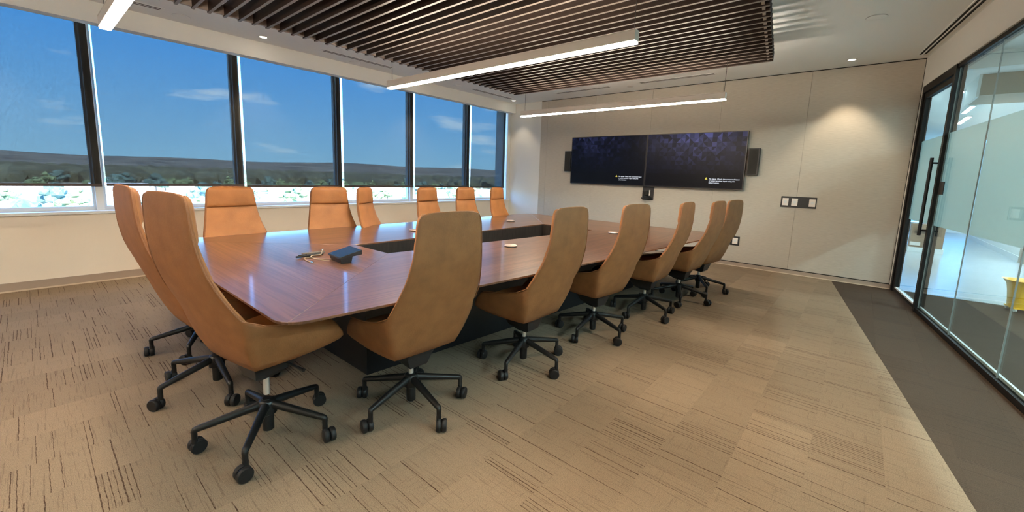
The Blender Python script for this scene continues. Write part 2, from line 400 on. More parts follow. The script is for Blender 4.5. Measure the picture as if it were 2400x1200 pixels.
for a, b in zip(seams[:-1], seams[1:]):
    MB().box(a+.0008, b-.0008, YT-.003, YT+.012, .0725, ZC-.012).build('fabric_panel', 'fabric_panel', wf, bevel=.0015, seg=1)
bf = struct(MB().box(XW, .46, YT-.004, YT+.02, 0, .0605).build('baseboard_far', 'baseboard_vinyl'))
MB().prism([(XW, YT-.014), (.45, YT-.014), (.45, YT-.003), (XW, YT-.003)], .0, .012).build('toe', 'baseboard_toe', bf)
bl = struct(MB().box(XW-.01, XW+.006, YB, YT, 0, .0901).build('baseboard_left', 'baseboard_vinyl'))
MB().box(XW+.005, XW+.018, YB, YT, 0, .013).build('toe', 'baseboard_toe', bl)
# window sill and frames
sl = struct(MB().box(-6.45, XW+.022, YB, YT, .745, .775).build('trim_2', 'frame_light', bevel=.004))
MULL = [-2.25, -.87, .51, 1.86, 3.225, 4.585, 5.985, 7.15]
edges = [YB]+[m for m in MULL[1:]]
nwin = 0
MW = .045
for i in range(len(MULL)-1):
    a, b = MULL[i]+.02, MULL[i+1]-MW
    if i == len(MULL)-2: b = 7.13
    nwin += 1
    w = struct(MB().box(-6.405, -6.395, a+.02, b-.02, .82, ZS+.07).build('window_%d' % nwin, 'window_glass'))
    MB().box(-6.43, -6.37, a, b, .775, .818).build('bottom_rail', 'frame_light', w, bevel=.003)
    MB().box(-6.43, -6.37, a, b, ZS+.065, ZS+.092).build('top_rail', 'frame_light', w)
    MB().box(-6.43, -6.37, a, a+.02, .818, ZS+.065).build('side_rail', 'frame_light', w)
    MB().box(-6.43, -6.37, b-.02, b, .818, ZS+.065).build('side_rail', 'frame_light', w)
for i, m in enumerate(MULL[:-1]):
    struct(MB().box(-6.47, -6.325, m-MW, m+.020, .775, ZS+.095).build('trim_%d' % (3+i), 'frame_light', bevel=.006))
struct(MB().box(-6.62, XW, 7.13, YT+.02, .745, ZS+.09).build('trim_10', 'frame_light'))
struct(MB().box(-6.62, -6.3, YB, MULL[0]+MW, .70, ZS+.09).build('wall_left.002', 'wall_paint'))
# roller blinds
bl_words = {0: 'dark solar roller blind behind the camera, first along the window wall', 1: 'dark solar roller blind at the left edge of the photo beside the near mullion',
 2: 'wide dark solar roller blind behind the two near-end chairs', 3: 'dark solar roller blind behind the first pair of window-side chairs',
 4: 'dark solar roller blind third from the far corner column', 5: 'dark solar roller blind second from the far corner column', 6: 'narrowest-looking dark roller blind next to the far corner column'}
for i in range(len(MULL)-1):
    a, b = MULL[i]+.047, MULL[i+1]+.012
    if i == len(MULL)-2: b = 7.10
    zb = 1.034+.004*((i*7) % 3-1)
    t = empty('roller_blind', bl_words[i], 'blind', (XW-.045, (a+b)/2, zb), 0, 'roller blinds along the window wall')
    w2 = (b-a)/2
    MB().add([(0, -w2, .02), (0, w2, .02), (0, w2, ZS-zb+.05), (0, -w2, ZS-zb+.05)], [(0, 1, 2, 3)]).build('shade_cloth', 'solar_screen', t)
    MB().box(-.006, .006, -w2, w2, 0, .030).build('hem_bar', 'dark_trim', t, bevel=.003)
    MB().tube([(-.026, -w2, ZS-zb+.060), (-.026, w2, ZS-zb+.060)], .026, 12).build('roller_tube', 'aluminium', t, smooth=True)

# ------------------------------------------------------------------ right side: header, glass front, door
def gbox(s0, s1, o0, o1, z0, z1): return MB().prism([gp(s0, o0), gp(s1, o0), gp(s1, o1), gp(s0, o1)], z0, z1)
S_END = 7.262
hd = struct(MB().prism([(xh(YB), YB), (xh(YB)+.14, YB), (xh(YT)+.14, YT+.02), (xh(YT), YT+.02)], 2.553, ZC).build('wall_right', 'wall_paint_light'))
gw = struct(gbox(-2.6, 6.12, -.02, .03, 2.515, 2.553).build('trim_11', 'frame_black'))
struct(gbox(-2.6, 6.12, -.022, .03, 0, .045).build('trim_12', 'frame_black'))
struct(gbox(-2.6, 6.12, .012, .028, .045, .066).build('trim_13', 'aluminium'))
ss = [-2.6, -1.69, -.71, .27, 1.25, 2.23, 3.21, 4.193, 5.168, 6.12]
for i in range(len(ss)-1):
    a, b = ss[i]+.003, ss[i+1]-.003
    p = struct(gbox(a, b, -.004, .006, .045, 2.515).build('window_%d' % (nwin+1+i), 'partition_glass'))
    gbox(a, b, .0065, .0072, .94, 1.885).build('privacy_film', 'frosted_film', p)
    gbox(b+.0002, b+.0058, -.0035, .0055, .045, 2.515).build('silicone_joint', 'silicone', p)
# door set
dr = struct(gbox(6.12, S_END, -.03, .05, 2.47, 2.553).build('door_1', 'frame_black'))
gbox(6.12, 6.165, -.03, .05, 0, 2.47).build('frame_post', 'frame_black', dr)
gbox(7.205, S_END, -.03, .05, 0, 2.47).build('frame_post', 'frame_black', dr)
leaf = gbox(6.24, 7.13, .004, .012, .07, 2.40).build('door_leaf_glass', 'partition_glass', dr)
gbox(6.243, 7.127, .0125, .0132, .94, 1.885).build('privacy_film', 'frosted_film', leaf)
gbox(6.17, 6.24, -.016, .030, .02, 2.46).build('stile', 'frame_black', dr)
gbox(7.13, 7.20, -.016, .030, .02, 2.46).build('stile', 'frame_black', dr)
gbox(6.24, 7.13, -.016, .030, .02, .050).build('bottom_rail', 'frame_black', dr)
gbox(6.24, 7.13, -.016, .030, 2.40, 2.46).build('top_rail', 'frame_black', dr)
gbox(6.24, 7.13, -.012, .026, .050, .068).build('glazing_strip', 'aluminium', dr)
hb = MB()
q = gp(6.205, -.074); hb.tube([(q[0], q[1], .82), (q[0], q[1], 1.64)], .015, 12)
for z in (.875, 1.585): hb.tube([(q[0], q[1], z), (*gp(6.205, -.014), z)], .010, 10)
hb.build('pull_handle', 'black_metal', dr, smooth=True)
lk = gbox(5.95, 6.09, -.012, -.004, 1.262, 1.39).build('card_reader', 'black_plastic', bevel=.002)
tag(lk, 'small square black card reader on the glass beside the door', 'card reader')
struct(gbox(-2.6, 7.15, -.115, -.055, ZC-.004, ZC+.002).build('trim_14', 'wall_paint_light'))
sd = empty('slot_diffuser', 'long black twin slot air diffuser in the ceiling along the glass wall', 'air vent', (*gp(3, -.15), ZC))
for k, o in enumerate((-.145, -.105)):
    m = gbox(-2.4, 7.06, o-.012, o+.012, ZC-.006, ZC-.0005); c = gp(3, -.15)
    m.v = [(x-c[0], y-c[1], z-ZC) for x, y, z in m.v]; m.build('slot', 'black_gap', sd)
m = gbox(-2.4, 7.06, -.170, -.157, ZC-.008, ZC-.0005); m.v = [(x-c[0], y-c[1], z-ZC) for x, y, z in m.v]; m.build('flange', 'ceiling_paint', sd)
m = gbox(-2.4, 7.06, -.132, -.118, ZC-.008, ZC-.0005); m.v = [(x-c[0], y-c[1], z-ZC) for x, y, z in m.v]; m.build('flange', 'ceiling_paint', sd)

# ------------------------------------------------------------------ corridor beyond the glass
struct(MB().box(.2, 6.2, YT+.05, 19.2, -.25, 0.0).build('floor.001', 'polished_floor'))
struct(MB().box(xg(YB)+.05, 4.2, YB-.1, YT+.05, -.006, .0).build('floor.002', 'carpet_dark'))
struct(MB().box(4.2, 4.4, YB-.1, YT+1.5, -.25, ZC).build('wall_right.001', 'corridor_white'))
struct(MB().box(4.2, 6.4, YT+1.5, YT+1.7, -.25, ZC).build('wall_right.002', 'corridor_white'))
struct(MB().box(6.2, 6.4, YT+1.5, 19.2, -.25, .3).build('wall_right.003', 'corridor_white'))
struct(MB().box(6.2, 6.4, YT+1.5, 19.2, 2.6, ZC).build('wall_right.004', 'corridor_white'))
struct(MB().box(.0, .45, YT+.2, 19.2, -.25, ZC).build('wall_left.003', 'corridor_white'))
struct(MB().box(.2, 6.4, 19.0, 19.2, -.25, .25).build('wall_far.001', 'corridor_white'))
for k, (a, b) in enumerate(((.72, 2.0), (2.0, 3.4), (3.4, 4.8), (4.8, 6.2))):
    w = struct(MB().box(a+.04, b-.04, 19.06, 19.07, .28, 2.8).build('window_%d' % (nwin+12+k), 'tinted_glass'))
    MB().box(a-.03, a+.04, 19.0, 19.14, .25, ZC).build('mullion', 'frame_light', w)
for k in range(4):
    a = YT+1.7+k*2.45
    w = struct(MB().box(6.3, 6.31, a+.04, a+2.4, .3, 2.6).build('window_%d' % (nwin+17+k), 'tinted_glass'))
    MB().box(6.25, 6.36, a-.03, a+.04, .3, 2.6).build('mullion', 'frame_light', w)
cw = struct(MB().box(2.42, 2.62, 12.2, 17.3, 0, 2.6).build('wall_right.005', 'corridor_white'))
struct(MB().box(2.405, 2.42, 12.2, 17.3, 0, .11).build('baseboard_right', 'frame_light'))
struct(MB().box(1.05, 6.2, 8.6, 9.5, 2.62, ZC).build('trim_15', 'corridor_taupe'))
struct(MB().box(1.02, 1.05, 8.58, 9.52, 2.60, ZC).build('trim_16', 'corridor_white'))
struct(MB().box(.72, 6.2, 7.27, 7.36, 2.72, ZC).build('trim_17', 'corridor_white'))
dj = struct(MB().box(2.40, 2.62, 11.95, 12.19, 0, 2.3).build('door_2', 'corridor_taupe'))
MB().box(2.46, 2.56, 11.93, 11.95, .02, .95).build('door_panel', 'frame_black', dj)
for k, (x, y, lx, ly) in enumerate(((1.0, 10.2, .022, .9), (1.35, 11.9, .022, .9), (1.5, 13.6, .03, 1.2), (3.3, 5.6, .06, 1.6), (2.4, 2.6, .06, 1.6), (2.6, -.6, .06, 1.6), (3.6, 10.5, .06, 1.6), (3.6, 14.5, .06, 1.6))):
    t = empty('corridor_light', ('slim linear ceiling light beyond the door, nearest the taupe beam', 'slim linear ceiling light beyond the door, middle of the row', 'slim linear ceiling light beyond the door, farthest of the row', 'corridor ceiling light behind the first frosted pane by the door', 'corridor ceiling light alongside the middle of the glass wall', 'corridor ceiling light behind the camera end of the glass wall', 'ceiling light in the open office off the corridor, near one', 'ceiling light in the open office off the corridor, far one')[k], 'light', (x, y, ZC), 0, 'linear lights on the corridor ceiling')
    MB().box(-lx-.02, lx+.02, -ly/2-.02, ly/2+.02, -.03, -.001).build('housing', 'frame_light', t)
    MB().box(-lx, lx, -ly/2, ly/2, -.036, -.0305).build('diffuser', 'corridor_glow', t)
cb = empty('wooden_cabinet', 'brown wooden cabinet with a pale plinth seen through the door glass', 'cabinet', (1.13, 12.4, 0))
MB().box(-.25, .25, -.2, .2, .10, .60).build('body', 'cabinet_wood', cb, bevel=.004)
MB().box(-.27, .27, -.22, .22, 0, .10).build('plinth', 'corridor_white', cb)
MB().box(-.20, .02, -.204, -.2, .40, .46).build('pull_recess', 'black_gap', cb)
MB().box(-.25, -.09, -.206, -.2, .14, .21).build('name_plate', 'white_plate', cb)
bk = empty('mop_bucket', 'yellow plastic mop bucket on casters behind the glass', 'bucket', (1.52, 7.08, 0), R(10))
def ring(rx, ry, z, n=24, e=3.2):
    o = []
    for k in range(n):
        a = 2*math.pi*k/n; c, s = math.cos(a), math.sin(a)
        o.append((rx*math.copysign(abs(c)**(2/e), c), ry*math.copysign(abs(s)**(2/e), s), z))
    return o
MB().loft([ring(.135, .11, .05), ring(.14, .115, .12), ring(.15, .125, .22), ring(.165, .14, .30), ring(.195, .16, .345), ring(.205, .17, .35), ring(.19, .155, .347), ring(.15, .125, .30), ring(.13, .105, .08)]).build('tub', 'bucket_yellow', bk, smooth=True)
MB().box(-.13, .13, -.105, .105, .035, .05).build('bottom_skirt', 'bucket_yellow', bk)
for sx in (-1, 1):
    for sy in (-1, 1):
        MB().lathe([(.012, -.012), (.022, -.01), (.022, .01), (.012, .012)], 12, (sx*.11, sy*.085, .022), 'x').build('caster', 'frame_light', bk, smooth=True)

# ------------------------------------------------------------------ ceiling baffles (slats run across the room)
ZB, HB = 2.62, .10
PITCH_S, Y0S, Y1S = .1155, -1.9, 5.33
bt = empty('slat_ceiling', 'dark brown wooden slat ceiling raft hung over the conference table', 'ceiling raft', (-2.6, 2.0, ZB))
def bx1(y): return -.905-math.tan(R(7.5))*(y-5.3)
n = 0; y = Y1S-.026
while y > Y0S:
    x0, x1 = -4.555, bx1(y)
    sl_ = MB().box(x0+2.6, x1+2.6, y-2.0, y+.024-2.0, 0.0015, HB).build('slat', 'baffle', bt)
    MB().box(x0+2.6, x1+2.6, y-2.0, y+.024-2.0, 0, .0015).build('lit_underside', 'baffle_lit', sl_)  # bottom strip with its lit tone put into the colour
    y -= PITCH_S; n += 1
MB().box(-4.54+2.6, -4.515+2.6, Y0S-2, Y1S-.034-2, .012, HB-.004).build('end_board', 'baffle_end', bt)
m = MB().prism([(bx1(Y0S)+2.6-.05, Y0S-2), (bx1(Y0S)+2.6-.028, Y0S-2), (bx1(Y1S)+2.6-.028, Y1S-.034-2), (bx1(Y1S)+2.6-.05, Y1S-.034-2)], .012, HB-.004).build('end_board', 'baffle_end', bt)
for x in (-3.6, -2.4, -1.5):
    MB().box(x+2.58, x+2.62, Y0S-2, Y1S-.03-2, HB, HB+.03).build('carrier_rail', 'black_metal', bt)
    for yy in (-1.2, 1.0, 3.2, 5.0): MB().tube([(x+2.6, yy-2, HB+.03), (x+2.6, yy-2, ZC-ZB)], .004, 6).build('hanger_rod', 'black_metal', bt)

# ------------------------------------------------------------------ pendants
PX0, PX1 = -4.02, -1.235
pend_words = {4.895: 'slim white linear pendant hanging closest to the screens', 2.63: 'slim white linear pendant crossing the middle of the slat ceiling',
              .44: 'slim white linear pendant at the upper left edge, nearest the camera', -1.76: 'slim white linear pendant behind the camera'}
for y, wd in pend_words.items():
    t = empty('pendant_light', wd, 'pendant light', ((PX0+PX1)/2, y, 2.18), R(.6) if y > 0 else 0, 'linear pendants under the slats')
    h = (PX1-PX0)/2
    MB().box(-h, h, -.031, .031, .012, .075).build('housing', 'light_body', t, bevel=.002, seg=1)
    MB().box(-h+.002, h-.002, -.029, .029, 0, .0118).build('diffuser', 'pendant_glow', t)
    MB().box(-h+.004, h-.004, -.025, .025, .0752, .0775).build('fill_uplight', 'fill_up_glow', t)  # added up-facing emitter that lifts the ceiling brightness
    lp = MB(); lp.box(-h, h, .0265, .031, .075, .0815); lp.box(-h, h, -.031, -.0265, .075, .0815); lp.box(-h, -h+.0035, -.0265, .0265, .075, .0815); lp.box(h-.0035, h, -.0265, .0265, .075, .0815); lp.build('top_lip', 'light_body', t)  # rim screens the added upward emitter from view
    for sx in (-1, 1):
        MB().tube([(sx*(h-.06 if sx < 0 else h-.02), 0, .075), (sx*(h-.06 if sx < 0 else h-.02), 0, ZC-2.18)], .0022, 6).build('suspension_cable', 'black_metal', t)

# ------------------------------------------------------------------ ceiling fittings
def downlight(x, y, on, wd, aim=None, w=None):
    t = empty('recessed_downlight', wd, 'downlight', (x, y, ZC))
    MB().lathe([(.055, 0), (.058, -.004), (.046, -.005), (.040, -.0015), (.040, 0)], 24).build('trim_ring', 'frame_light', t, smooth=True)
    MB().lathe([(.0385, -.0005), (.0385, -.0018)], 24).build('lens', 'downlight_glow' if on else 'light_body', t)
    if on:
        l = bpy.data.lights.new('downlight_lamp', 'SPOT'); l.energy = w or DOWN_W; l.color = (1, .80, .56); l.spot_size = R(78); l.spot_blend = .55; l.shadow_soft_size = .035
        lo = bpy.data.objects.new('downlight_lamp', l); COL.objects.link(lo); lo.location = (x, y, ZC-.03)
        if aim: lo.rotation_euler = Vector(aim).to_track_quat('-Z', 'Y').to_euler()
dl = [(-5.878, 2.046, 'recessed downlight by the soffit above the second blind gap'), (-5.872, 4.464, 'recessed downlight by the soffit beside the middle pendant end'),
      (-5.901, 6.878, 'recessed downlight in the far ceiling corner by the column'), (-5.86, -.36, 'recessed downlight by the soffit beyond the left edge of the photo')]
for x, y, wd in dl: downlight(x, y, True, wd, w=14 if y > 6 else None)
downlight(-.306, 6.872, True, 'recessed downlight washing the fabric wall right of the screens', w=48)
for k, y in enumerate((3.95, 2.7, 1.45, .1, -1.3)):  # extra aisle lamps out of view, added to raise the bounce light
    downlight(-.20+.12*k, y, True, 'added unseen fill downlight in the aisle ceiling above the frame, %s from the screens' % ('first', 'second', 'third', 'fourth', 'last')[k], w=70)
downlight(-3.268, 6.876, False, 'unlit recessed downlight between the two slot vents by the screens')
for x, y, wd in ((-5.852, 5.232, 'flat round ceiling sensor near the far end of the soffit'), (-5.869, 1.239, 'flat round ceiling speaker above the near blinds'), (-.099, 5.321, 'flat round ceiling speaker right of the slat raft'), (-6.0, 3.325, 'small round smoke detector beside the soffit vent')):
    t = empty('ceiling_dome', wd, 'ceiling speaker', (x, y, ZC))
    MB().lathe([(.075, 0), (.078, -.006), (.06, -.012), (.0, -.014)], 24).build('cover', 'ceiling_paint', t, smooth=True)
    MB().lathe([(.082, 0), (.084, -.002), (.079, -.0025), (.078, 0)], 24).build('rim', 'frame_light', t, smooth=True)
for x0, y0, x1, y1, wd in ((-5.80, .55, -5.80, 1.05, 'white linear vent in the ceiling near the first pendant end'), (-5.775, 2.75, -5.775, 3.80, 'white linear vent in the ceiling beside the middle of the soffit'),
      (-5.80, 5.58, -5.80, 6.67, 'white linear vent in the ceiling near the far soffit corner'), (-4.673, 6.70, -3.572, 6.70, 'white linear vent above the left screen'), (-3.01, 6.70, -1.87, 6.70, 'white linear vent above the right screen')):
    cx, cy = (x0+x1)/2, (y0+y1)/2; ln = math.hypot(x1-x0, y1-y0)/2
    t = empty('linear_vent', wd, 'air vent', (cx, cy, ZC), math.atan2(y1-y0, x1-x0), 'white slot vents around the slat raft')
    MB().box(-ln-.03, ln+.03, -.055, .055, -.004, 0).build('frame', 'ceiling_paint', t, bevel=.0015, seg=1)
    for o in (-.022, .022): MB().box(-ln, ln, o-.010, o+.010, -.0055, -.0035).build('slot', 'dark_trim', t)

# ------------------------------------------------------------------ conference table
TB = empty('conference_table', 'long walnut conference table with an open centre and black base', 'table', (-2.6, 2.8, 0))
OX, OY = 2.6, -2.8
tt = math.tan(R(5.3089)); K = 1.0814; ZT = .695       # table plane height
xr = lambda y: -1.284*K+tt*(y-3*K)
xi = lambda y: -2.3128*K+tt*(y-3*K)
YN, YF, YIN, YIF, XL, XIL = .5443*K, 5.02*K, 1.5725*K, 4.0*K, -3.895*K, -2.894*K
def round_corner(p, a, b, r, n=5):
    p, a, b = Vector(p), Vector(a), Vector(b); d1 = (a-p).normalized(); d2 = (b-p).normalized()
    ang = d1.angle(d2); t = r/math.tan(ang/2); c = p+(d1+d2).normalized()*(r/math.sin(ang/2))
    s, e = p+d1*t, p+d2*t; a0 = math.atan2(s.y-c.y, s.x-c.x); a1 = math.atan2(e.y-c.y, e.x-c.x)
    if a1-a0 > math.pi: a1 -= 2*math.pi
    if a0-a1 > math.pi: a1 += 2*math.pi
    return [(c.x+r*math.cos(a0+(a1-a0)*k/n), c.y+r*math.sin(a0+(a1-a0)*k/n)) for k in range(n+1)]
NL, NR, FR, FL = (XL, YN), (xr(YN), YN), (xr(YF), YF), (XL, YF)
nl, nr, fr_, fl_ = (XIL, YIN), (xi(YIN), YIN), (xi(YIF), YIF), (XIL, YIF)
def corner_half(P, A, B, first):
    pts = round_corner(P, A, B, .11, 6); return pts[:4] if first else pts[3:]
cNR = round_corner(NR, NL, FR, .11, 6); cFR = round_corner(FR, NR, FL, .13, 6); cFL = round_corner(FL, FR, NL, .13, 6); cNL = round_corner(NL, FL, NR, .11, 6)
panels = {'n': cNL[3:]+cNR[:4]+[nr, nl], 'r': cNR[3:]+cFR[:4]+[fr_, nr], 'f': cFR[3:]+cFL[:4]+[fl_, fr_], 'l': cFL[3:]+cNL[:4]+[nl, fl_]}
def shrink(poly, e):
    n = len(poly); out = []
    A = sum(poly[i][0]*poly[(i+1) % n][1]-poly[(i+1) % n][0]*poly[i][1] for i in range(n))
    sg = 1 if A > 0 else -1
    for i in range(n):
        p0, p1, p2 = Vector(poly[i-1]), Vector(poly[i]), Vector(poly[(i+1) % n])
        d1, d2 = (p1-p0).normalized(), (p2-p1).normalized()
        n1, n2 = Vector((-d1.y, d1.x))*sg, Vector((-d2.y, d2.x))*sg
        b = (n1+n2); b = b/max(.2, b.dot(n1)); q = p1+b*e; out.append((q.x, q.y))
    return out
for k, poly in panels.items():
    q = shrink(poly, .0007); q2 = shrink(poly, .0017); n = len(q)
    vs = [(x+OX, y+OY, ZT-.011) for x, y in q]+[(x+OX, y+OY, ZT-.0015) for x, y in q]+[(x+OX, y+OY, ZT) for x, y in q2]
    fs = [tuple(range(n-1, -1, -1))]+[(i, (i+1) % n, n+(i+1) % n, n+i) for i in range(n)]+[(n+i, n+(i+1) % n, 2*n+(i+1) % n, 2*n+i) for i in range(n)]+[tuple(range(2*n, 3*n))]
    MB().add(vs, fs).build('veneer_panel', 'walnut_x' if k in 'nf' else 'walnut_y', TB)
# underside: bevelled dark sub-top ring, inner trough walls, base panels
out_poly = [cNL, cNR, cFR, cFL]; outer = [p for c in out_poly for p in c]
inner = [nl, nr, fr_, fl_]
def ring_slab(outer_top, outer_bot, inn_, z1, z0, nm, mt):
    b = MB(); n = len(outer_top)
    b.add([(x+OX, y+OY, z1) for x, y in outer_top]+[(x+OX, y+OY, z0) for x, y in outer_bot], [(i, (i+1) % n, n+(i+1) % n, n+i) for i in range(n)])
    # underside as quads from outer ring to nearest inner corner
    quads = n//4; vs = [(x+OX, y+OY, z0) for x, y in outer_bot]+[(x+OX, y+OY, z0) for x, y in inn_]
    fs = []
    for i in range(n):
        a, bb = i//quads, ((i+1) % n)//quads
        fs.append((i, (i+1) % n, n+a) if a == bb else (i, (i+1) % n, n+bb, n+a))
    b.add(vs, fs); return b.build(nm, mt, TB)
o1 = shrink(outer, .005); o2 = shrink(outer, .20)
ring_slab(o1, o2, inner, ZT-.0112, ZT-.06, 'sub_top', 'dark_wood')
inn = shrink(inner, -.004)
MBi = MB(); n = 4; inn2 = [(x+OX, y+OY) for x, y in inner]; inn3 = [(x+OX, y+OY) for x, y in shrink(inner, -.03)]
for i in range(4):
    a, b = inn2[i], inn2[(i+1) % 4]; c, d = inn3[(i+1) % 4], inn3[i]
    MB().add([(*a, .20), (*b, .20), (*c, .20), (*d, .20), (*a, ZT-.0113), (*b, ZT-.0113), (*c, ZT-.0113), (*d, ZT-.0113)], [(0, 1, 2, 3), (7, 6, 5, 4), (0, 4, 5, 1), (1, 5, 6, 2), (2, 6, 7, 3), (3, 7, 4, 0)]).build('well_lining', 'dark_wood', TB)
MB().prism([(x, y) for x, y in inn2], .19, .20).build('well_floor', 'pedestal_black', TB)
bp = [(-3.52, 1.31), (-2.285, 1.31), (-2.02, 4.72), (-3.52, 4.72)]; bi = shrink(bp, .03)
for i in range(4):
    a, b, c, d = bp[i], bp[(i+1) % 4], bi[(i+1) % 4], bi[i]
    MB().prism([(a[0]+OX, a[1]+OY), (b[0]+OX, b[1]+OY), (c[0]+OX, c[1]+OY), (d[0]+OX, d[1]+OY)], .0, ZT-.061).build('base_panel', 'pedestal_black', TB)

# ------------------------------------------------------------------ chair (local: faces +y, base centre at origin)
ZB_ = [.370, .45, .55, .61, .70, .80, .90, 1.0, 1.075, 1.105, 1.120, 1.125]
WB_ = [.188, .217, .252, .274, .256, .228, .209, .197, .190, .179, .157, .128]
BB_ = [.150, .195, .238, .258, .290, .318, .337, .345, .347, .347, .346, .345]
KB_ = [.006, .014, .032, .046, .022, .007, .003, .002, .002, .002, .002, .002]
def lerp_tab(z, T):
    for i in range(len(ZB_)-1):
        if z <= ZB_[i+1]:
            t = (z-ZB_[i])/(ZB_[i+1]-ZB_[i]); return T[i]+(T[i+1]-T[i])*max(0, t)
    return T[-1]
def back_pt(u, z): return Vector((u*lerp_tab(z, WB_), -lerp_tab(z, BB_)+lerp_tab(z, KB_)*abs(u)**2.2, z))
FRONT = [(.218, .222, .388), (.246, .276, .404), (.254, .232, .468), (.254, .190, .530)]
def chair_shell():
    NU, MS = 10, 6
    bm = bmesh.new(); grid = []
    for zi in range(len(ZB_)):
        grid.append([bm.verts.new((u*WB_[zi], -BB_[zi]+KB_[zi]*abs(u)**2.2, ZB_[zi]-(.0 if zi < 9 else .004*abs(u)**4))) for u in [-1+2*k/NU for k in range(NU+1)]])
    for i in range(len(ZB_)-1):
        for k in range(NU): bm.faces.new((grid[i][k], grid[i][k+1], grid[i+1][k+1], grid[i+1][k]))
    sides = {}
    for sx, kf in ((-1, 0), (1, NU)):
        rows = []
        for r in range(4):
            a = grid[r][kf].co; b = Vector((sx*FRONT[r][0], FRONT[r][1], FRONT[r][2])); row = [grid[r][kf]]
            for j in range(1, MS+1):
                t = j/MS; p = a.lerp(b, t); p.x += sx*.016*math.sin(math.pi*t)
                if r == 3: p.z += -.012*math.sin(math.pi*t)*(1-t)
                row.append(bm.verts.new(p))
            rows.append(row)
        for r in range(3):
            for j in range(MS): bm.faces.new((rows[r][j], rows[r][j+1], rows[r+1][j+1], rows[r+1][j]))
        sides[sx] = rows
    prev = grid[0]
    for j in range(1, MS+1):
        l, rr = sides[-1][0][j], sides[1][0][j]; row = [l]
        for k in range(1, NU):
            t = k/NU; row.append(bm.verts.new(l.co.lerp(rr.co, t)+Vector((0, 0, -.006*math.sin(math.pi*t)))))
        row.append(rr)
        for k in range(NU): bm.faces.new((prev[k], prev[k+1], row[k+1], row[k]))
        prev = row
    bmesh.ops.recalc_face_normals(bm, faces=bm.faces)
    # fold creases
    cl = bm.edges.layers.float.get('crease_edge') or bm.edges.layers.float.new('crease_edge')
    fold = set()
    for kf in (0, NU):
        for r in range(3): fold.add(frozenset((grid[r][kf], grid[r+1][kf])))
    for k in range(NU): fold.add(frozenset((grid[0][k], grid[0][k+1])))
    for sx in (-1, 1):
        for j in range(MS): fold.add(frozenset((sides[sx][0][j], sides[sx][0][j+1])))
    for e in bm.edges:
        if frozenset(e.verts) in fold: e[cl] = .72
    me = bpy.data.meshes.new('shell'); bm.to_mesh(me); bm.free()
    o = bpy.data.objects.new('shell', me); COL.objects.link(o)
    s = o.modifiers.new('s', 'SOLIDIFY'); s.thickness = .018; s.offset = -1
    ss_ = o.modifiers.new('ss', 'SUBSURF'); ss_.levels = 1; ss_.render_levels = 1
    # choose the thickness direction so the shell grows inwards
    dg = bpy.context.evaluated_depsgraph_get(); dg.update()
    me2 = bpy.data.meshes.new_from_object(o.evaluated_get(dg))
    o.modifiers.clear(); o.data = me2; me2.name = 'shell'
    for p in me2.polygons: p.use_smooth = True
    me2.materials.clear(); me2.materials.append(MATS['leather_shaded'])
    return o
def pad(z0, z1, thick, nm, uw=.93, base=.012):
    """upholstery pad lying on the inside of the back, between two heights"""
    NU, NZ = 14, 12; F = []; B = []
    for i in range(NZ+1):
        v = i/NZ; z = z0+(z1-z0)*v; fr_row = []; bk_row = []
        ev = (1-abs(2*v-1)**5)
        for k in range(NU+1):
            u = -1+2*k/NU; eu = 1-abs(u)**6
            p = back_pt(u*uw, z); fr_row.append(p+Vector((0, base+.006+thick*(ev**.5)*(.25+.75*eu), 0))); bk_row.append(p+Vector((0, base, 0)))
        F.append(fr_row); B.append(bk_row)
    b = MB(); W = NU+1
    b.add([p for r in F for p in r]+[p for r in B for p in r], [])
    H = (NZ+1)*W; fs = []
    for i in range(NZ):
        for k in range(NU):
            a = i*W+k; fs += [(a, a+1, a+W+1, a+W), (H+a, H+a+W, H+a+W+1, H+a+1)]
    for i in range(NZ): fs += [(i*W, (i+1)*W, H+(i+1)*W, H+i*W), (i*W+NU, H+i*W+NU, H+(i+1)*W+NU, (i+1)*W+NU)]
    for k in range(NU): fs += [(k, H+k, H+k+1, k+1), (NZ*W+k, NZ*W+k+1, H+NZ*W+k+1, H+NZ*W+k)]
    b.f += fs
    return b.build(nm, 'leather_lit', None, smooth=True)
